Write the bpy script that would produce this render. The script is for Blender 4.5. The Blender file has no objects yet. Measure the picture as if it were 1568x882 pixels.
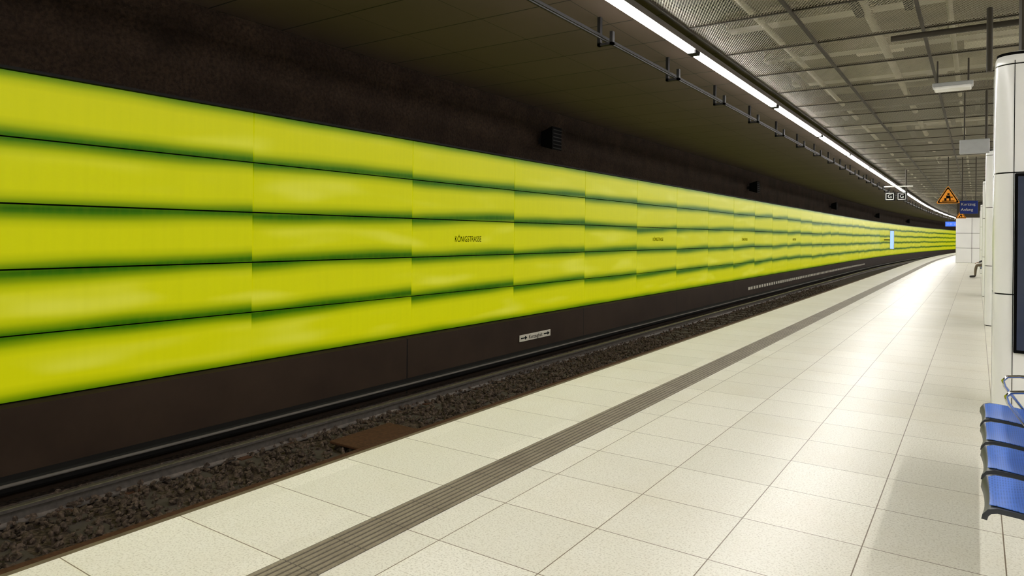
import bpy, bmesh, math, random
import numpy as np
from mathutils import Vector, Matrix
random.seed(4); rng=np.random.default_rng(7)
S=bpy.context.scene
COL=S.collection
ZOOM=1.0; ZX,ZY=784,441
try:
    S.view_settings.view_transform='Standard'; S.view_settings.look='None'
except Exception as e: print(e)

# ---------------------------------------------------------------- helpers
def off(y): return 0.0 if y<50 else (y-50)**2/1700.0
Y0,Y1=-20.0,165.0
YS=[-20,-10,0,10,20,30,40,50]+[50+2.5*i for i in range(1,47)]
YS=[float(y) for y in YS if y<=Y1]

class N:
    def __init__(s,name):
        s.m=bpy.data.materials.new(name); s.m.use_nodes=True
        s.t=s.m.node_tree; s.b=s.t.nodes['Principled BSDF']
        s.out=s.t.nodes['Material Output']
    def add(s,typ,**k):
        n=s.t.nodes.new(typ)
        for a,b in k.items(): setattr(n,a,b)
        return n
    def put(s,sock,v):
        if v is None: return
        if hasattr(v,'is_linked') or isinstance(v,bpy.types.NodeSocket): s.t.links.new(v,sock)
        else:
            sock.default_value=v
    def math(s,op,a,b=None,c=None):
        n=s.add('ShaderNodeMath',operation=op)
        s.put(n.inputs[0],a); s.put(n.inputs[1],b); s.put(n.inputs[2],c)
        return n.outputs[0]
    def mapr(s,v,a,b,c=0.0,d=1.0,smooth=False):
        n=s.add('ShaderNodeMapRange'); n.interpolation_type='SMOOTHSTEP' if smooth else 'LINEAR'
        s.put(n.inputs[0],v)
        for i,q in enumerate((a,b,c,d)): n.inputs[i+1].default_value=q
        return n.outputs[0]
    def mix(s,f,a,b,blend='MIX'):
        n=s.add('ShaderNodeMix',data_type='RGBA',blend_type=blend)
        s.put(n.inputs[0],f); s.put(n.inputs[6],a); s.put(n.inputs[7],b)
        return n.outputs[2]
    def ramp(s,f,stops):
        n=s.add('ShaderNodeValToRGB'); r=n.color_ramp
        while len(r.elements)<len(stops): r.elements.new(0.5)
        for e,(p,c) in zip(r.elements,stops):
            e.position=p; e.color=(*c,1)
        s.put(n.inputs[0],f); return n.outputs[0]
    def noise(s,vec,scale,detail=3,rough=.5):
        n=s.add('ShaderNodeTexNoise'); s.put(n.inputs['Vector'],vec)
        n.inputs['Scale'].default_value=scale; n.inputs['Detail'].default_value=detail; n.inputs['Roughness'].default_value=rough
        return n.outputs[0]
    def wn(s,vec):
        n=s.add('ShaderNodeTexWhiteNoise'); s.put(n.inputs['Vector'],vec); return n.outputs[0]
    def P(s):
        n=s.add('ShaderNodeAttribute',attribute_name='P'); return n.outputs['Vector']
    def obj(s):
        return s.add('ShaderNodeTexCoord').outputs['Object']
    def sep(s,v):
        n=s.add('ShaderNodeSeparateXYZ'); s.put(n.inputs[0],v); return n.outputs
    def comb(s,x=0.,y=0.,z=0.):
        n=s.add('ShaderNodeCombineXYZ'); s.put(n.inputs[0],x); s.put(n.inputs[1],y); s.put(n.inputs[2],z); return n.outputs[0]
    def bump(s,h,st=.3,dist=.01):
        n=s.add('ShaderNodeBump'); n.inputs['Strength'].default_value=st; n.inputs['Distance'].default_value=dist
        s.put(n.inputs['Height'],h); s.t.links.new(n.outputs[0],s.b.inputs['Normal'])
    def set(s,**k):
        for a,v in k.items():
            s.put(s.b.inputs[a.replace('_',' ')],v)
        return s

def c4(c): return (*c,1)
def simple(name,col,rough=.5,metal=0.,var=.15,scale=12,spec=.5,bump=0):
    m=N(name); o=m.obj(); n=m.noise(o,scale,4)
    c=m.mix(m.mapr(n,.3,.7,0,var),c4(col),c4(tuple(q*.45 for q in col)))
    m.set(Base_Color=c,Roughness=rough,Metallic=metal,Specular_IOR_Level=spec)
    if bump: m.bump(n,bump,.01)
    return m.m

def link(o,parent=None):
    COL.objects.link(o)
    if parent: o.parent=parent
    return o
def empty(name,loc=(0,0,0)):
    e=bpy.data.objects.new(name,None); e.empty_display_size=.2; COL.objects.link(e); e.location=loc; return e
def mesh(name,v,f,mat=None,parent=None,P=None,smooth=False):
    me=bpy.data.meshes.new(name); me.from_pydata([tuple(a) for a in v],[],f); 
    if P is not None:
        at=me.attributes.new('P','FLOAT_VECTOR','POINT'); at.data.foreach_set('vector',np.array(P,dtype=np.float32).ravel())
    if mat: 
        for m in (mat if isinstance(mat,list) else [mat]): me.materials.append(m)
    if smooth:
        for p in me.polygons: p.use_smooth=True
    me.update()
    return link(bpy.data.objects.new(name,me),parent)
def sweep(name,pts,mat,closed=True,parent=None,ys=None,smooth=False,recalc=True):
    ys=ys or YS; n=len(pts); v=[];P=[];f=[]
    for y in ys:
        for (x,z) in pts: v.append((x+off(y),y,z)); P.append((x,y,z))
    for i in range(len(ys)-1):
        for j in range(n if closed else n-1):
            a=i*n+j;b=i*n+(j+1)%n; f.append((a,b,b+n,a+n))
    if closed:
        f.append(tuple(range(n))); f.append(tuple(range((len(ys)-1)*n,len(ys)*n))[::-1])
    o=mesh(name,v,f,mat,parent,P,smooth)
    if closed and recalc:
        bm=bmesh.new(); bm.from_mesh(o.data); bmesh.ops.recalc_face_normals(bm,faces=bm.faces); bm.to_mesh(o.data); bm.free()
    return o
def rect(x0,x1,z0,z1): return [(x0,z0),(x1,z0),(x1,z1),(x0,z1)]
BF=[(0,3,2,1),(4,5,6,7),(0,1,5,4),(1,2,6,5),(2,3,7,6),(3,0,4,7)]
def boxv(x0,x1,y0,y1,z0,z1): return [(x0,y0,z0),(x1,y0,z0),(x1,y1,z0),(x0,y1,z0),(x0,y0,z1),(x1,y0,z1),(x1,y1,z1),(x0,y1,z1)]
class Multi:
    def __init__(s): s.v=[];s.f=[];s.P=[]
    def box(s,x0,x1,y0,y1,z0,z1,curve=False):
        b=len(s.v); q=boxv(x0,x1,y0,y1,z0,z1)
        s.P+=q
        s.v+=[(x+(off(y) if curve else 0),y,z) for x,y,z in q]
        s.f+=[tuple(i+b for i in t) for t in BF]
    def make(s,name,mat,parent=None,bevel=0): 
        o=mesh(name,s.v,s.f,mat,parent,s.P)
        if bevel: bev(o,bevel)
        return o
def bev(o,w,seg=2):
    m=o.modifiers.new('bevel','BEVEL'); m.width=w; m.segments=seg; m.limit_method='ANGLE'; return o
def box(name,x0,x1,y0,y1,z0,z1,mat,parent=None,bevel=0):
    m=Multi(); m.box(x0,x1,y0,y1,z0,z1); return m.make(name,mat,parent,bevel)
def tube(name,pts,r,mat,parent=None,cyc=False,smoothc=True):
    cu=bpy.data.curves.new(name,'CURVE'); cu.dimensions='3D'; cu.bevel_depth=r; cu.bevel_resolution=3
    sp=cu.splines.new('POLY'); sp.points.add(len(pts)-1)
    for p,q in zip(sp.points,pts): p.co=(*q,1)
    sp.use_cyclic_u=cyc; cu.use_fill_caps=True
    o=bpy.data.objects.new(name+'_c',cu); COL.objects.link(o)
    dg=bpy.context.evaluated_depsgraph_get(); me=bpy.data.meshes.new_from_object(o.evaluated_get(dg))
    bpy.data.objects.remove(o); me.name=name
    me.materials.clear(); me.materials.append(mat)
    for p in me.polygons: p.use_smooth=True
    return link(bpy.data.objects.new(name,me),parent)
def text(name,s,size,loc,rot,mat,parent=None,ax='CENTER',sx=1.0):
    cu=bpy.data.curves.new(name,'FONT'); cu.body=s; cu.size=size; cu.align_x=ax; cu.align_y='CENTER'; cu.extrude=.001
    o=bpy.data.objects.new(name+'_c',cu); COL.objects.link(o)
    dg=bpy.context.evaluated_depsgraph_get(); me=bpy.data.meshes.new_from_object(o.evaluated_get(dg))
    bpy.data.objects.remove(o); me.name=name; me.materials.clear(); me.materials.append(mat)
    q=link(bpy.data.objects.new(name,me),parent); q.location=loc; q.rotation_euler=rot; q.scale=(sx,1,1); return q
RW=(math.pi/2,0,math.pi/2)
RF=(math.pi/2,0,0)

# ---------------------------------------------------------------- materials
TS=.63
m=N('terrazzo_tiles'); p=m.P(); X,Yc,Z=m.sep(p)
def gridline(m,v,o,per,w):
    f=m.math('FRACT',m.math('DIVIDE',m.math('SUBTRACT',v,o),per))
    d=m.math('MULTIPLY',m.math('MINIMUM',f,m.math('SUBTRACT',1.0,f)),per)
    return m.math('LESS_THAN',d,w)
gx=m.math('MULTIPLY',gridline(m,X,-.496,TS,.0030),m.math('GREATER_THAN',X,-2.5))
gy=gridline(m,Yc,3.46,TS,.0030)
g=m.math('MAXIMUM',gx,gy)
ix=m.math('FLOOR',m.math('DIVIDE',m.math('SUBTRACT',X,-.496),TS)); iy=m.math('FLOOR',m.math('DIVIDE',m.math('SUBTRACT',Yc,3.46),TS))
rn=m.wn(m.comb(ix,iy,0.))
spk=m.noise(p,85,2,.6); dirt=m.noise(p,.9,4,.6); fine=m.noise(p,30,3,.6)
c=m.mix(rn,c4((.72,.705,.60)),c4((.80,.785,.68)))
c=m.mix(m.mapr(spk,.50,.66,0,.55),c,c4((.40,.37,.27)))
c=m.mix(m.mapr(fine,.45,.75,0,.18),c,c4((.50,.46,.33)))
c=m.mix(m.mapr(dirt,.45,.75,0,.25,True),c,c4((.58,.52,.36)))
c=m.mix(m.math('MULTIPLY',g,.92),c,c4((.13,.09,.045)))
m.set(Base_Color=c,Roughness=.30); m.set(Specular_IOR_Level=.28)
m.bump(m.math('SUBTRACT',1.0,g),.12,.002)
M_floor=m.m
m=N('tactile_paving'); p=m.P(); X,Yc,Z=m.sep(p)
g=gridline(m,Yc,3.46,.315,.003); dirt=m.noise(p,3,5,.6); fine=m.noise(p,90,2)
c=m.ramp(dirt,[(.3,(.18,.15,.10)),(.7,(.27,.235,.16))])
c=m.mix(m.mapr(fine,.4,.7,0,.4),c,c4((.11,.09,.055)))
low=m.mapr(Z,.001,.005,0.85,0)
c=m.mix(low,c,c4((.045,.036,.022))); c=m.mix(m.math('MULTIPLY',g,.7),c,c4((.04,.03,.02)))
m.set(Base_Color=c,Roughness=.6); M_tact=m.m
ZB,RH,YP=-.02,.643,5.38
m=N('backlit_green_glass'); p=m.P(); X,Yc,Z=m.sep(p)
cf=m.math('DIVIDE',m.math('SUBTRACT',Yc,YP),3.0); col=m.math('FLOOR',cf); cu=m.math('FRACT',cf)
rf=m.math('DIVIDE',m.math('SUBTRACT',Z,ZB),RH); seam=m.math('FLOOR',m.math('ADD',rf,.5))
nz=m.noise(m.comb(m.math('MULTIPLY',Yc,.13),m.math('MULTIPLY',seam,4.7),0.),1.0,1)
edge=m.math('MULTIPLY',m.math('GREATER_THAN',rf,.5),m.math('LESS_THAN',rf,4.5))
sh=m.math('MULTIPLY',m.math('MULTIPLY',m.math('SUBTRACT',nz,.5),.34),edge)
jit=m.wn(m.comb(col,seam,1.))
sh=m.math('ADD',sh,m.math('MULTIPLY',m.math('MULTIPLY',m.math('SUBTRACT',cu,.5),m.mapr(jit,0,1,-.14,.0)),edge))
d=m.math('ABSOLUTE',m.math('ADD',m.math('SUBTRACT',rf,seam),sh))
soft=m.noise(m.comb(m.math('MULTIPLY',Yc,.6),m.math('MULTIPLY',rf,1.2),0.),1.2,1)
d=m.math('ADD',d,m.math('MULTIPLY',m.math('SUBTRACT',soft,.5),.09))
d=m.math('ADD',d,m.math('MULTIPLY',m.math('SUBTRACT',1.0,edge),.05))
c=m.ramp(m.mapr(d,-.01,.31),[(0,(.020,.085,.001)),(.17,(.040,.130,.001)),(.42,(.19,.27,.001)),(.68,(.41,.44,.002)),(1,(.53,.53,.003))])  # uneven backlight put into the colour: dark bands between the tubes at the seams
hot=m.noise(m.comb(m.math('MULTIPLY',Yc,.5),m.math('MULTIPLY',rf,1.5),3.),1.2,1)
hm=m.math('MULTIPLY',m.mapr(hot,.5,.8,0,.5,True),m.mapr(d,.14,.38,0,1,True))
c=m.mix(hm,c,c4((.68,.67,.09)))  # pale hot spots of the backlight, painted in by noise
vst=m.noise(m.comb(m.math('MULTIPLY',Yc,14.),m.math('MULTIPLY',Z,.3),0.),1,3)
c=m.mix(m.mapr(vst,.4,.75,0,.08),c,c4((.25,.30,.003)))
m.set(Base_Color=m.mix(.96,c,c4((0,0,0))),Roughness=.3,Emission_Color=c,Emission_Strength=.92); m.set(Specular_IOR_Level=.05); M_green=m.m
m=N('sprayed_dark_concrete'); p=m.P(); a=m.noise(p,1.4,6,.7); b=m.noise(p,22,4,.6)
c=m.ramp(a,[(.3,(.013,.008,.005)),(.7,(.034,.022,.014))]); c=m.mix(m.mapr(b,.4,.65,0,.6),c,c4((.006,.004,.003)))
m.set(Base_Color=c,Roughness=.95); m.set(Specular_IOR_Level=.1); m.bump(m.math('ADD',a,m.math('MULTIPLY',b,.6)),1.0,.07); M_upper=m.m
m=N('dark_brown_cladding'); p=m.P(); X,Yc,Z=m.sep(p); a=m.noise(p,1.1,5,.6)
g=gridline(m,Yc,26.2,6.0,.012)
c=m.ramp(a,[(.3,(.019,.0115,.007)),(.75,(.031,.0195,.0120))]); c=m.mix(g,c,c4((.002,.002,.002)))
m.set(Base_Color=c,Roughness=.65); m.set(Specular_IOR_Level=.12); M_lower=m.m
m=N('dark_ceiling_panels'); p=m.P(); X,Yc,Z=m.sep(p); a=m.noise(p,.6,4,.6)
g=m.math('MAXIMUM',gridline(m,Yc,5.8,1.05,.011),gridline(m,X,-3.9,1.27,.004))
wnn=m.wn(m.comb(m.math('FLOOR',m.math('DIVIDE',m.math('SUBTRACT',Yc,5.8),1.05)),0.,0.))
c=m.mix(wnn,c4((.064,.046,.034)),c4((.078,.056,.042))); c=m.mix(m.mapr(a,.35,.7,0,.4),c,c4((.045,.033,.024)))
c=m.mix(g,c,c4((.002,.002,.002))); m.set(Base_Color=c,Roughness=.7); m.set(Specular_IOR_Level=.2); M_ceil=m.m
m=N('expanded_metal_mesh'); p=m.P(); X,Yc,Z=m.sep(p)
k=math.pi/.035
s1=m.math('SINE',m.math('MULTIPLY',m.math('ADD',X,m.math('MULTIPLY',Yc,.5)),k)); s2=m.math('SINE',m.math('MULTIPLY',m.math('SUBTRACT',X,m.math('MULTIPLY',Yc,.5)),k))
hole=m.math('GREATER_THAN',m.math('ABSOLUTE',m.math('MULTIPLY',s1,s2)),.30)
m.set(Base_Color=c4((.36,.33,.25)),Metallic=.5,Roughness=.5,Alpha=m.math('SUBTRACT',1.0,hole)); M_mesh=m.m
M_plen=simple('plenum_concrete',(.22,.19,.12),.9,scale=2,var=.8)
M_duct=simple('galvanised_duct',(.50,.46,.34),.45,.3,scale=3,var=.5)
M_white_plate=simple('pale_board',(.76,.71,.58),.7)
M_frame=simple('dark_steel_frame',(.045,.038,.028),.6,.0,spec=.2)
M_dark=simple('black_steel',(.008,.0075,.007),.7,.0,spec=.15)
M_tube=N('fluorescent_tube').set(Base_Color=c4((1,1,1)),Emission_Color=c4((1,.97,.945)),Emission_Strength=72.).m
m=N('white_enamel_cladding'); o=m.obj(); a=m.noise(o,.9,4,.6)
m.set(Base_Color=m.ramp(a,[(.3,(.83,.83,.83)),(.75,(.88,.88,.88))]),Roughness=.2); M_clad=m.m
M_rail=simple('worn_rail_steel',(.24,.215,.19),.35,.8,scale=20,var=.6)
M_rust=simple('rusty_steel',(.070,.030,.014),.85,.0,scale=30,var=.8,spec=.2)
m=N('ballast_stone'); o=m.obj(); a=m.noise(o,3.5,4,.7); b=m.noise(o,26,2)
m.set(Base_Color=m.mix(m.mapr(b,.35,.65,0,1),m.ramp(a,[(.3,(.010,.007,.005)),(.75,(.036,.025,.016))]),c4((.085,.060,.042))),Roughness=.9); m.set(Specular_IOR_Level=.2); m.bump(b,.7,.03); M_ball=m.m
M_conc=simple('sleeper_concrete',(.045,.034,.024),.9,scale=9,var=.6,bump=.4)
M_edge=simple('platform_edge_concrete',(.13,.10,.05),.8,scale=5,var=.7)
M_blue=N('blue_perforated_seat'); o=M_blue.obj(); ox,oy,oz=M_blue.sep(o)
kk=math.pi/.011
hl=M_blue.math('GREATER_THAN',M_blue.math('MULTIPLY',M_blue.math('SINE',M_blue.math('MULTIPLY',ox,kk)),M_blue.math('SINE',M_blue.math('MULTIPLY',oy,kk))),.55)
M_blue.set(Base_Color=M_blue.mix(hl,c4((.12,.28,.88)),c4((.04,.10,.42))),Roughness=.28,Metallic=.2); M_blue=M_blue.m
M_seatd=simple('charcoal_seat_rim',(.035,.04,.05),.4,.3)
M_chrome=simple('polished_chrome',(.65,.65,.66),.15,1.0,var=.05)
M_wht=simple('white_sign_enamel',(.62,.62,.58),.4,var=.05)
M_cream=simple('cream_sign_enamel',(.50,.47,.38),.5,var=.1)
M_blk=simple('black_print',(.003,.003,.003),.9,spec=.05)
M_txt=simple('dark_olive_print',(.003,.004,.001),1.0,spec=0.)
M_org=simple('orange_warning_enamel',(.90,.33,.01),.5,var=.05)
M_bsign=simple('blue_sign_enamel',(.01,.025,.17),.4,var=.05,spec=.2)
M_grey=simple('light_grey_steel',(.36,.37,.38),.45,.2)
M_pipe=simple('dull_conduit',(.09,.08,.07),.6,.0,spec=.2)
M_post=simple('dark_poster_glass',(.030,.040,.075),.18,.0)
M_adv=N('backlit_poster').set(Base_Color=c4((.1,.2,.5)),Emission_Color=c4((.42,.62,1.)),Emission_Strength=1.1).m
M_disp=N('blue_display_screen').set(Base_Color=c4((.02,.05,.3)),Emission_Color=c4((.05,.2,1.)),Emission_Strength=.9).m
M_wallr=simple('pale_wall_tiles',(.60,.58,.53),.5,scale=2)

# ---------------------------------------------------------------- shell
fl=sweep('floor',[(-3.81,-.10),(-3.81,0),(5.0,0),(5.0,-.10)],M_floor)
sweep('platform_edge_trim',[(-3.86,-.09),(-3.86,-.004),(-3.812,-.004),(-3.812,-.09)],M_edge)
sweep('platform_retaining_wall',[(-3.6,-.10),(-3.6,-.95),(-3.3,-.95),(-3.3,-.10)],M_edge)
pts=[(-2.89,.0005)]
nr=7; w=.28/nr
for i in range(nr):
    a=-2.89+i*w
    pts+=[(a+.010,.0008),(a+.013,.006),(a+w-.005,.006),(a+w-.002,.0008)]
pts.append((-2.61,.0005))
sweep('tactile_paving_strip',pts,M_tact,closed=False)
sweep('trackbed_ground',[(-7.75,-1.15),(-7.75,-.93),(-3.3,-.93),(-3.3,-1.15)],M_ball)
sweep('wall_left_upper',[(-8.0,3.20),(-7.72,3.20),(-7.72,4.6),(-8.0,4.6)],M_upper)
sweep('wall_left_lower',[(-8.0,-.95),(-7.62,-.95),(-7.62,-.05),(-7.70,-.03),(-8.0,-.03)],M_lower)
sweep('wall_left_panel_backing',rect(-8.0,-7.745,-.03,3.2),M_blk)
sweep('ceiling_over_track',[(-8.0,4.36),(-8.0,4.45),(-3.05,4.45),(-3.05,4.36)],M_ceil)
sweep('trim_panel_top',rect(-7.73,-7.67,3.196,3.225),M_dark)
sweep('ceiling',rect(-3.2,5.2,5.35,5.5),M_plen)
sweep('wall_right',rect(5.0,5.2,-.1,5.35),M_wallr)
box('wall_back',-8,5.2,Y0-.2,Y0,-1.15,5.5,M_wallr)
box('wall_far',-8,14,165.0,165.2,-1.15,5.5,M_blk)
mp=Multi()
g=.009
for k in range(-9,52):
    ya=YP+3*k; yb=ya+3
    if ya<Y0 or yb>Y1: continue
    for r in range(5):
        mp.box(-7.74,-7.70,ya+g,yb-g,ZB+r*RH+g,ZB+(r+1)*RH-g,curve=True)
mp.make('backlit_green_wall_panels',M_green)
sweep('ceiling_mesh_panels',[(-3.05,4.30),(5.0,4.30)],M_mesh,closed=False)
cf=empty('ceiling_mesh_frame')
for i,x in enumerate((-3.06,-1.82,-.58,.66,1.9,3.14,4.38)):
    sweep('runner_%d'%i,rect(x-.018,x+.018,4.27,4.315),M_frame,parent=cf)
mm=Multi(); y=-19.5
while y<160:
    mm.box(-3.05,4.99,y-.015,y+.015,4.285,4.325,curve=True); y+=1.55
mm.make('cross_bars',M_frame,cf)
pl=empty('ceiling_services'); a=Multi();b=Multi();c_=Multi()
y=-7
while y<150:
    if random.random()<.35: a.box(-3.0,4.9,y,y+.28,4.62,4.86,curve=True)
    else: c_.box(-3.0,4.9,y,y+.24,4.42,4.75,curve=True)
    for q in range(5):
        x=random.uniform(-2.9,4); yy=y+random.uniform(0,2); w=random.uniform(.4,1.1); l=random.uniform(.25,.9)
        (b if random.random()<.5 else a).box(x,x+w,yy,yy+l,4.72+random.uniform(0,.3),4.85+random.uniform(.2,.35),curve=True)
    for q in range(3):
        x=random.uniform(-2.9,4); c_.box(x,x+.09,y,y+2.1,4.5,4.58,curve=True)
    y+=2.1
a.make('ducts',M_duct,pl); b.make('boards',M_white_plate,pl); c_.make('cable_trays',M_dark,pl)
for x,z,r in ((-2.4,4.52,.04),(-1.2,4.6,.06),(-.3,4.5,.035),(2,4.55,.05)):
    sweep('pipe',[(x+r*math.cos(t*math.pi/4),z+r*math.sin(t*math.pi/4)) for t in range(8)],M_duct,parent=pl,smooth=True)

# ---------------------------------------------------------------- light line
def lightline(x):
    e=empty('fluorescent_light_line')
    sweep('housing',[(x-.07,4.165),(x-.07,4.24),(x-.04,4.265),(x+.04,4.265),(x+.07,4.24),(x+.07,4.165)],M_pipe,parent=e,ys=[-19.9]+YS[1:-3])
    t=Multi(); f=Multi(); y=9.03-4.5*6
    while y<150:
        t.box(x-.042,x+.042,y+.10,y+4.40,4.125,4.163,curve=True)
        f.box(x-.06,x+.06,y+4.41,y+4.59,4.12,4.2,curve=True)
        y+=4.5
    t.make('tubes',M_tube,e); f.make('end_caps',M_dark,e)
lightline(-3.2); lightline(4.2)
e=empty('suspended_cable_rail')
sweep('rail',rect(-3.90,-3.84,4.10,4.135),M_dark,parent=e)
sweep('rail_lower',rect(-3.80,-3.785,4.04,4.055),M_dark,parent=e)
t=Multi(); y=7.6-2.25*6
while y<140:
    t.box(-3.91,-3.87,y-.03,y+.03,4.0,4.36,True); t.box(-3.91,-3.70,y-.03,y+.03,4.0,4.03,True)
    t.box(-3.74,-3.70,y-.03,y+.03,4.0,4.16,True)
    y+=2.25
t.make('brackets',M_dark,e)

# ---------------------------------------------------------------- track
def railprof(x,zt):
    h=.15
    q=[(-.07,0),(.07,0),(.07,.012),(.012,.03),(.010,.105),(.036,.118),(.036,.145),(.028,.15),(-.028,.15),(-.036,.145),(-.036,.118),(-.010,.105),(-.012,.03),(-.07,.012)]
    return [(x+a,zt-h+b) for a,b in q]
tr=empty('railway_track')
sweep('far_rail',railprof(-6.93,-.76),M_rail,parent=tr)
sweep('near_rail',railprof(-5.495,-.76),M_rail,parent=tr)
t=Multi(); y=-19
while y<120:
    t.box(-7.45,-4.9,y,y+.26,-.99,-.905,True); y+=.62
t.make('sleepers',M_conc,tr,.02)
t=Multi(); y=-19+.13
while y<60:
    for x in (-6.93,-5.495): t.box(x-.15,x+.15,y-.07,y+.07,-.915,-.895,True); 
    y+=.62
t.make('fastenings',M_rust,tr)
sweep('cable_duct',rect(-5.80,-5.66,-.93,-.80),M_rust,parent=tr)
sweep('conductor_rail_cover',[(-7.58,-.80),(-7.40,-.80),(-7.37,-.77),(-7.37,-.70),(-7.40,-.68),(-7.58,-.68)],M_dark)
sweep('conduit_pipe',[(-7.33+.018*math.cos(t*math.pi/4),-.70+.018*math.sin(t*math.pi/4)) for t in range(8)],M_pipe,smooth=True)
t_=(1+5**.5)/2
ico=np.array([(-1,t_,0),(1,t_,0),(-1,-t_,0),(1,-t_,0),(0,-1,t_),(0,1,t_),(0,-1,-t_),(0,1,-t_),(t_,0,-1),(t_,0,1),(-t_,0,-1),(-t_,0,1)])/1.9
icf=np.array([(0,11,5),(0,5,1),(0,1,7),(0,7,10),(0,10,11),(1,5,9),(5,11,4),(11,10,2),(10,7,6),(7,1,8),(3,9,4),(3,4,2),(3,2,6),(3,6,8),(3,8,9),(4,9,5),(2,4,11),(6,2,10),(8,6,7),(9,8,1)])
nR=11000; V=[];F=[]
yy=np.concatenate([rng.uniform(-2.0,16,8000),rng.uniform(16,40,3000)])
xx=rng.uniform(-7.3,-5.1,nR)
for i in range(nR):
    s=rng.uniform(.024,.046)
    A=rng.normal(size=(3,3)); q,_=np.linalg.qr(A)
    v=(ico*(1+rng.uniform(-.25,.25,(12,1))))*np.array([s,s*.8,s*.6])@q.T
    V.append(v+np.array([xx[i],yy[i],-.910+rng.uniform(-.01,.04)])); F.append(icf+12*i)
V=np.concatenate(V);F=np.concatenate(F)
mesh('track_ballast',V.tolist(),F.tolist(),M_ball,tr)
box('rusty_cover_plate',-6.35,-5.85,5.5,6.5,-.85,-.82,M_rust,tr,.01)

# ---------------------------------------------------------------- wall items
for k in range(0,4):
    y=9.88+9*k
    text('station_name_lettering','KÖNIGSTRASSE',.145,(-7.697,y,1.565),RW,M_txt,sx=.78)
sg=empty('short_train_stop_sign')
box('plate',-7.615,-7.60,11.47,12.67,-.51,-.375,M_cream,sg,.004)
text('label','Kurzzughalt',.11,(-7.598,12.07,-.445),RW,M_blk,sg)
def arrow(y,dr,par):
    v=[(-7.5985,y-.12*dr,-.455),(-7.5985,y+.03*dr,-.455),(-7.5985,y+.03*dr,-.485),(-7.5985,y+.12*dr,-.442),(-7.5985,y+.03*dr,-.40),(-7.5985,y+.03*dr,-.429),(-7.5985,y-.12*dr,-.429)]
    mesh('arrow',v,[tuple(range(7))],M_blk,par)
arrow(11.63,1,sg); arrow(12.51,1,sg)
mk=empty('striped_stopping_marker'); t=Multi(); y=28.5
while y<62:
    t.box(-7.61,-7.595,y,y+.22,-.47,-.36,True); y+=.42
t.make('stripes',M_cream,mk)
sweep('carrier',rect(-7.618,-7.608,-.49,-.34),M_frame,parent=mk,ys=[28.4,35,42,50,53,56,59,62])
box('end_plate',-7.61,-7.593,28.1,28.4,-.47,-.36,M_cream,mk)
for y in (12.35,28.3,47,68,90):
    e=empty('wall_loudspeaker'); o=off(y)
    box('bracket',-7.73+o,-7.60+o,y-.06,y+.06,3.6,3.72,M_dark,e)
    mesh('horn',[(-7.62+o,y-.12,3.53),(-7.62+o,y+.12,3.53),(-7.62+o,y+.12,3.83),(-7.62+o,y-.12,3.83),(-7.30+o,y-.19,3.44),(-7.30+o,y+.19,3.44),(-7.30+o,y+.19,3.92),(-7.30+o,y-.19,3.92)],[(0,1,2,3),(7,6,5,4),(0,4,5,1),(1,5,6,2),(2,6,7,3),(3,7,4,0)],M_blk,e)
    t=Multi()
    for i in range(6): t.box(-7.30+o,-7.285+o,y-.17,y+.17,3.47+i*.075,3.49+i*.075)
    t.make('grille',M_dark,e)
e=empty('backlit_advertising_panel'); y=74; o=off(y)
box('case',-7.20+o,-6.84+o,y,y+.15,.66,2.46,M_grey,e,.02); box('screen',-7.17+o,-6.87+o,y-.012,y-.001,.72,2.40,M_adv,e)
box('bracket',-7.69+o,-7.19+o,y+.05,y+.1,1.5,1.6,M_dark,e)

# ---------------------------------------------------------------- columns
def rring(x0,x1,y0,y1,r,z,inset=0,n=6):
    x0+=inset;x1-=inset;y0+=inset;y1-=inset;r=max(r-inset*.5,.01); q=[]
    for (cx,cy,a0) in ((x1-r,y1-r,0),(x0+r,y1-r,90),(x0+r,y0+r,180),(x1-r,y0+r,270)):
        for i in range(n+1):
            a=math.radians(a0+90*i/n); q.append((cx+r*math.cos(a),cy+r*math.sin(a),z))
    return q
def column(y,poster=True,x0=.13,w=.95,dp=.95,top=3.40):
    e=empty('clad_column')
    R=.145
    zs_=[.008,1.15,2.27,3.27,top]
    core=rring(x0,x0+w,y,y+dp,R,0,.012); n=len(core)
    V=core+[(a,b,top-.02) for a,b,_ in core]; F=[(j,(j+1)%n,n+(j+1)%n,n+j) for j in range(n)]
    mesh('core',V,F,M_blk,e)
    V=[];F=[]
    def ringstack(lv):
        b0=len(V); 
        for z,ins in lv: V.extend(rring(x0,x0+w,y,y+dp,R,z,ins))
        for i in range(len(lv)-1):
            for j in range(n): F.append((b0+i*n+j,b0+i*n+(j+1)%n,b0+(i+1)*n+(j+1)%n,b0+(i+1)*n+j))
    for i in range(4):
        a,b=zs_[i]+.005,zs_[i+1]-.005
        if i<3: ringstack([(a,.012),(a+.002,0),(b-.002,0),(b,.012)])
        else:
            lv=[(a,.012),(a+.002,0)]
            for q in range(7):
                t=q/6*math.pi/2; lv.append((top-.09+.09*math.sin(t),.09*(1-math.cos(t))))
            ringstack(lv); F.append(tuple(range(len(V)-n,len(V))))
    o=mesh('cladding',V,F,M_clad,e,smooth=True)
    es=o.modifiers.new('es','EDGE_SPLIT'); es.split_angle=math.radians(35)
    for nm,xx_ in (('joint_a',x0+R),('joint_b',x0+w-R)):
        box(nm,xx_-.003,xx_+.003,y-.0015,y+.004,.02,3.3,M_blk,e)
    box('side_joint',x0-.0015,x0+.004,y+dp/2-.003,y+dp/2+.003,.02,3.3,M_blk,e)
    box('neck',x0+.2,x0+w-.2,y+.2,y+dp-.2,top-.01,5.34,M_frame,e)
    if poster:
        box('case_frame',x0+.152,x0+w-.155,y-.035,y+.002,.62,2.26,M_blk,e,.008)
        box('case_glass',x0+.175,x0+w-.18,y-.04,y-.034,.65,2.23,M_post,e)
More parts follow.
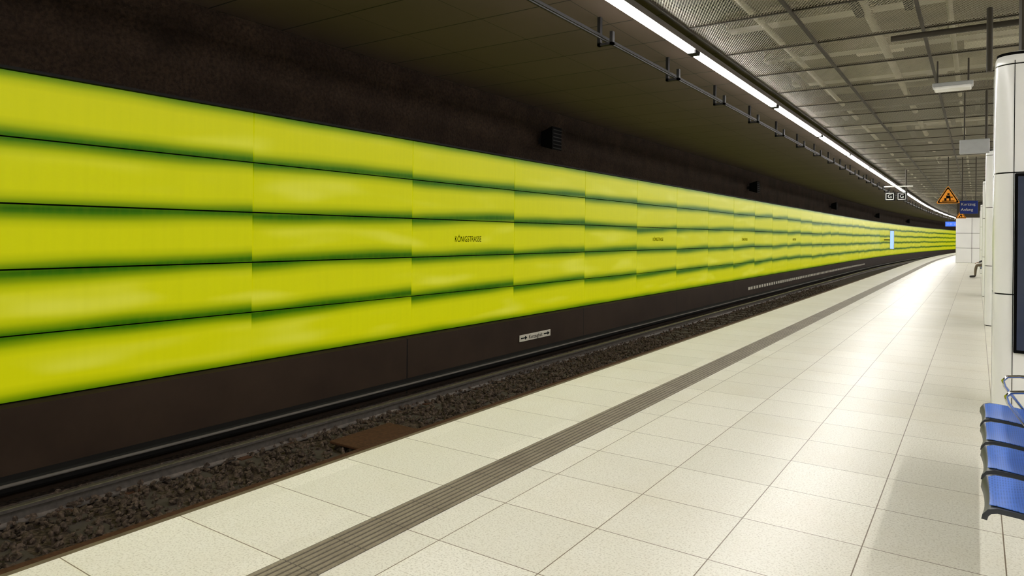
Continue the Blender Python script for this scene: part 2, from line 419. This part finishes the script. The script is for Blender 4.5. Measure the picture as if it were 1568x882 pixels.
for i,y in enumerate((7.75,15.9,24.0,40.4,48.4)): column(y,i!=1)
e=empty('clad_service_block')
o=box('body',-1.25,2.6,58,66,0,3.2,M_clad,e,.03)
t=Multi()
for z in (1.05,2.1): t.box(-1.256,2.6,57.994,66,z-.01,z+.01)
for x in (-.3,.6): t.box(x-.01,x+.01,57.994,58,0,3.2)
t.make('joints',M_dark,e)
box('bulkhead',-1.2,2.55,58.1,65.9,3.2,4.26,M_frame,e)

# ---------------------------------------------------------------- benches
def bench(y0,n,x0=.04,name='platform_bench'):
    e=empty(name)
    prof=[(.0,-.055),(.003,-.03),(.018,-.008),(.045,.0),(.12,-.004),(.22,-.016),(.32,-.018),(.40,.0),(.445,.05),(.475,.13),(.51,.25),(.545,.37),(.555,.40)]
    for i in range(n):
        ya=y0+i*.61; W=.54
        def shell(nm,th,dz,yi,mat,prof_):
            V=[];F=[];ny=8;npp=len(prof_)
            for s in (0,1):
                for k in range(ny+1):
                    v=k/ny; sag=.014*(2*v-1)**2
                    for j,(px,pz) in enumerate(prof_):
                        a=prof_[max(j-1,0)];b=prof_[min(j+1,npp-1)]; tx,tz=b[0]-a[0],b[1]-a[1]; L=math.hypot(tx,tz); nx,nz=-tz/L,tx/L
                        yo=yi
                        if j==0 or j==npp-1: yo=yi+.03
                        elif j==1 or j==npp-2: yo=yi+.010
                        q=dz-(th if s else 0)
                        V.append((x0+px+nx*(q+sag),ya+yo+(W-2*yo)*v,.45+pz+nz*(q+sag)))
            M=(ny+1)*npp
            for s in (0,1):
                for k in range(ny):
                    for j in range(npp-1):
                        a=s*M+k*npp+j; f=(a,a+1,a+npp+1,a+npp); F.append(f if s else f[::-1])
            for k in range(ny):
                for j in (0,npp-1):
                    a=k*npp+j; F.append((a,a+npp,a+npp+M,a+M))
            for j in range(npp-1):
                for k in (0,ny):
                    a=k*npp+j; F.append((a,a+1,a+1+M,a+M))
            o=mesh(nm,V,F,mat,e,smooth=True)
            bm=bmesh.new(); bm.from_mesh(o.data); bmesh.ops.recalc_face_normals(bm,faces=bm.faces); bm.to_mesh(o.data); bm.free()
            md=o.modifiers.new('es','EDGE_SPLIT'); md.split_angle=math.radians(40)
        shell('seat_shell_%d'%i,.022,0,0,M_seatd,prof)
        shell('seat_pad_%d'%i,.003,.0035,.022,M_blue,[(.020,-.006)]+prof[3:-1]+[(.55,.385)])
    L=n*.61
    box('beam',x0+.26,x0+.34,y0-.02,y0+L-.05,.345,.41,M_seatd,e,.01)
    for k in (n-1,n):
        ya=y0-.035+k*.61
        pts=[(x0+.30,ya,.40),(x0+.46,ya,.47),(x0+.475,ya,.60),(x0+.44,ya,.655),(x0+.36,ya,.67),(x0+.22,ya,.67),(x0+.15,ya,.66),(x0+.125,ya,.63),(x0+.135,ya,.59),(x0+.2,ya,.50),(x0+.27,ya,.40)]
        tube('armrest_%d'%k,pts,.012,M_chrome,e)
    for k,yy in enumerate((y0+.3,y0+L-.35)):
        box('leg_%d'%k,x0+.27,x0+.33,yy-.03,yy+.03,.01,.36,M_seatd,e,.008)
        box('foot_%d'%k,x0+.12,x0+.52,yy-.035,yy+.035,0,.03,M_seatd,e,.01)
    return e
bench(3.70,4); bench(35.2,3,.14)

# ---------------------------------------------------------------- signs & hanging things
def rod(nm,x,y,z0,par,r=.012,z1=4.27): 
    return tube(nm,[(x,y,z0),(x,y,z1)],r,M_frame,par)
def warn(x,y,z,s):
    e=empty('warning_triangle_sign'); h=s*.87
    def tri(nm,k,yy,mat,t=.012):
        a=[(-s/2*k,-h/3*k),(s/2*k,-h/3*k),(0,2*h/3*k)]
        pts=[]
        for i in range(3):
            p=Vector(a[i]); q0=Vector(a[i-1]); q1=Vector(a[(i+1)%3]); r=.10*s
            pa=p+(q0-p).normalized()*r; pb=p+(q1-p).normalized()*r
            for u in (0,.25,.5,.75,1): pts.append((1-u)**2*pa+2*u*(1-u)*p+u*u*pb)
        n=len(pts); V=[(x+p.x,yy,z+p.y) for p in pts]+[(x+p.x,yy+t,z+p.y) for p in pts]
        F=[tuple(range(n)),tuple(range(n,2*n))[::-1]]+[(i,i+n,(i+1)%n+n,(i+1)%n) for i in range(n)]
        mesh(nm,V,F,mat,e)
    tri('backplate',1.08,y,M_org,.02); tri('rim',1.0,y-.003,M_blk); tri('face',.82,y-.006,M_org)
    k=s/.6
    for nm,(a,b,c,d) in {'step':(-.16,.17,-.13,-.105),'torso':(-.05,.06,-.03,.06),'leg':(-.10,-.04,-.10,-.02),'arm':(.05,.13,-.01,.02),'leg2':(.03,.07,-.10,-.02)}.items():
        box(nm,x+a*k,x+b*k,y-.0085,y-.0065,z+c*k,z+d*k,M_blk,e)
    box('head',x-.02*k,x+.04*k,y-.0085,y-.0065,z+.075*k,z+.13*k,M_blk,e,.01)
    rod('rod',x,y+.012,z+h*.6,e)
warn(-.767,25.6,2.98,.60)
warn(-.86,52,3.17,.56)
e=empty('short_train_start_sign')
box('plate',-.46,.02,26.0,26.04,2.47,2.88,M_bsign,e,.01)
text('line_1','Kurzzug',.115,(-.43,25.995,2.77),RF,M_wht,e,'LEFT'); text('line_2','Anfang',.115,(-.43,25.995,2.60),RF,M_wht,e,'LEFT')
rod('rod_a',-.40,26.02,2.87,e,.015); rod('rod_b',-.04,26.02,2.87,e,.015)
e=empty('hanging_camera_monitors')
rod('pole',-2.22,29.6,3.2,e,.03)
box('arm',-2.95,-2.0,29.57,29.63,3.62,3.66,M_wht,e)
for i,x in enumerate((-2.92,-2.52)):
    box('case_%d'%i,x,x+.34,29.5,29.75,3.10,3.42,M_dark,e,.01)
    t=Multi(); a,b,c,d=x+.03,x+.31,3.13,3.39
    t.box(a,b,29.49,29.499,c,c+.025);t.box(a,b,29.49,29.499,d-.025,d);t.box(a,a+.025,29.49,29.499,c,d);t.box(b-.025,b,29.49,29.499,c,d)
    t.make('outline_%d'%i,M_wht,e); text('digit_%d'%i,'G',.2,(x+.17,29.489,3.26),RF,M_wht,e)
    rod('hanger_%d'%i,x+.17,29.6,3.42,e,.012,3.63)
e=empty('emergency_ceiling_luminaire')
box('body',-.56,-.06,11.7,11.95,3.87,3.93,M_grey,e,.015); box('diffuser',-.54,-.08,11.69,11.96,3.83,3.875,M_clad,e,.02)
rod('rod_a',-.5,11.82,3.92,e); rod('rod_b',-.12,11.82,3.92,e)
e=empty('grey_hanging_sign_box')
box('body',-.27,.17,14.5,14.62,3.17,3.42,M_grey,e,.012); rod('rod_a',-.2,14.56,3.41,e); rod('rod_b',.12,14.56,3.41,e,.02)
e=empty('train_destination_display')
box('body',-2.35,-1.2,70.9,71.2,2.75,3.25,M_dark,e,.02); box('screen',-2.3,-1.25,70.88,70.899,2.8,3.2,M_disp,e)
text('text','11:24  U79',.2,(-1.78,70.87,3.0),RF,M_wht,e); rod('rod_a',-2.1,71.05,3.24,e,.02); rod('rod_b',-1.4,71.05,3.24,e,.02)
e=empty('ceiling_pipe_assembly')
tube('vertical_pipe',[(.10,9.4,4.27),(.10,9.4,3.55)],.03,M_frame,e)
tube('cross_pipe',[(-.9,9.6,4.12),(2.0,9.6,4.12)],.035,M_frame,e)
tube('hanger',[(.10,9.4,4.27),(.10,9.6,4.12)],.02,M_frame,e)

# ---------------------------------------------------------------- seated person
def skinfig(verts,edges,radii,root,sub=2):
    me=bpy.data.meshes.new('tmp'); me.from_pydata(verts,edges,[]); o=bpy.data.objects.new('tmp',me); COL.objects.link(o)
    sk=o.modifiers.new('s','SKIN'); sk.use_smooth_shade=True
    for i,r in enumerate(radii):
        me.skin_vertices[0].data[i].radius=(r,r) if not isinstance(r,tuple) else r
    me.skin_vertices[0].data[root].use_root=True
    ss=o.modifiers.new('ss','SUBSURF'); ss.levels=sub; ss.render_levels=sub
    dg=bpy.context.evaluated_depsgraph_get(); r=bpy.data.meshes.new_from_object(o.evaluated_get(dg)); bpy.data.objects.remove(o)
    for p in r.polygons: p.use_smooth=True
    return r
M_skin=simple('skin',(.50,.30,.21),.5,var=.1); M_jack=simple('black_jacket',(.025,.025,.028),.8); M_pant=simple('khaki_trousers',(.13,.10,.06),.85); M_shoe=simple('dark_shoes',(.03,.025,.02),.5); M_hair=simple('dark_hair',(.02,.014,.01),.8)
per=empty('seated_person',(.45,36.1,0))
v=[(0,0,.56)];r=[.125];ed=[]
def ad(par,co,ra): v.append(co); r.append(ra); ed.append((par,len(v)-1)); return len(v)-1
s1=ad(0,(-.01,0,.72),.125); s2=ad(s1,(-.04,0,.90),.14); s3=ad(s2,(-.06,0,1.04),.12); nk=ad(s3,(-.09,0,1.14),.055); hd=ad(nk,(-.12,0,1.22),.05)
hands=[]
for sd in (-1,1):
    hp=ad(0,(-.04,.10*sd,.53),.095); k1=ad(hp,(-.25,.13*sd,.545),.078); kn=ad(k1,(-.45,.15*sd,.535),.062); cf_=ad(kn,(-.49,.15*sd,.34),.056); an=ad(cf_,(-.50,.15*sd,.10),.042); hl_=ad(an,(-.52,.15*sd,.055),.045); ft=ad(hl_,(-.63,.155*sd,.042),.042); to=ad(ft,(-.71,.16*sd,.034),.034)
    sh=ad(s3,(-.06,.16*sd,1.04),.07); ua=ad(sh,(-.10,.23*sd,.90),.055); el=ad(ua,(-.14,.26*sd,.77),.047); fa=ad(el,(-.27,.19*sd,.72),.042); wr=ad(fa,(-.37,.10*sd,.665),.030)
    hands.append((sd,Vector(v[wr])))
body=skinfig(v,ed,r,0)
for mt in (M_jack,M_pant,M_shoe,M_skin): body.materials.append(mt)
for p in body.polygons:
    c=p.center
    if c.z<.11: p.material_index=2
    elif c.z<.60 and c.x>-.6: p.material_index=1 if not (c.z>.585 and c.x>-.1) else 0
    elif c.z>1.13: p.material_index=3
link(bpy.data.objects.new('body',body),per)
for sd,w in hands:
    vv=[tuple(w)];rr=[.026];ee=[]
    def ah(par,co,ra): vv.append(tuple(co)); rr.append(ra); ee.append((par,len(vv)-1)); return len(vv)-1
    pm=ah(0,w+Vector((-.05,-.012*sd,-.02)),(.034)) 
    for i,(o_,L) in enumerate(((-.028,.065),(-.01,.075),(.01,.07),(.027,.055))):
        a=ah(pm,w+Vector((-.085,-.012*sd+o_,-.03)),.0095); b=ah(a,w+Vector((-.085-L*.5,-.012*sd+o_*1.15,-.042)),.009); ah(b,w+Vector((-.085-L*.85,-.012*sd+o_*1.2,-.070)),.008)
    a=ah(0,w+Vector((-.035,-.040*sd,-.02)),.012); ah(a,w+Vector((-.07,-.052*sd,-.035)),.010)
    h=skinfig(vv,ee,rr,0,1); h.materials.append(M_skin); link(bpy.data.objects.new('hand',h),per)
bm=bmesh.new(); bmesh.ops.create_uvsphere(bm,u_segments=28,v_segments=20,radius=1)
for q in bm.verts:
    x,y,z=q.co; 
    fx=.098 if x<0 else .100
    wid=.076*(1-.20*max(0,-z)); 
    nx=x*fx; 
    if z<0 and x<0: nx-=.012*(-z)
    if z<-.1 and x>0: nx*=.8
    if abs(y)<.22 and x<-.5 and -.35<z<.1: nx-=.020*(1-abs(y)/.22)*(1-abs(z+.22)/.35)
    if .12<abs(y)<.5 and x<-.5 and .0<z<.25: nx+=.008
    if abs(y)<.35 and x<-.5 and -.62<z<-.5: nx-=.005
    q.co=(nx,y*wid,z*.118)
hm_=bpy.data.meshes.new('head'); bm.to_mesh(hm_); bm.free(); hm_.materials.append(M_skin); hm_.materials.append(M_hair); hm_.materials.append(M_blk)
for p in hm_.polygons:
    p.use_smooth=True; c=p.center
    if c.z>.062 or (c.x>.02 and c.z>-.05): p.material_index=1
ho=link(bpy.data.objects.new('head',hm_),per); ho.location=(-.15,0,1.31); ho.rotation_euler=(0,math.radians(-18),0)
for sd in (-1,1):
    for nm,lc,sc,mt in (('eye',(-.088,.03*sd,.012),(.008,.012,.007),M_blk),('ear',(.008,.076*sd,-.005),(.018,.009,.03),M_skin)):
        bm=bmesh.new(); bmesh.ops.create_uvsphere(bm,u_segments=10,v_segments=8,radius=1); mq=bpy.data.meshes.new(nm); bm.to_mesh(mq); bm.free(); mq.materials.append(mt)
        o=link(bpy.data.objects.new(nm,mq),ho); o.location=lc; o.scale=sc

# ---------------------------------------------------------------- world + camera
w=bpy.data.worlds.new('world'); S.world=w; w.use_nodes=True
w.node_tree.nodes['Background'].inputs[0].default_value=(.02,.02,.018,1); w.node_tree.nodes['Background'].inputs[1].default_value=.5
cam=bpy.data.cameras.new('camera'); co=bpy.data.objects.new('camera',cam); COL.objects.link(co); S.camera=co
cam.sensor_width=36; cam.lens=ZOOM*36*1045/1568; cam.shift_y=-ZOOM*(ZY-360)/1568; cam.shift_x=ZOOM*(ZX-784)/1568; cam.clip_end=400; cam.clip_start=.05
M4=Matrix.Rotation(math.atan(712/1045),4,'Z')@Matrix.Rotation(math.pi/2,4,'X')@Matrix.Rotation(math.radians(.57),4,'Z')
co.matrix_world=Matrix.Translation((0,0,1.65))@M4
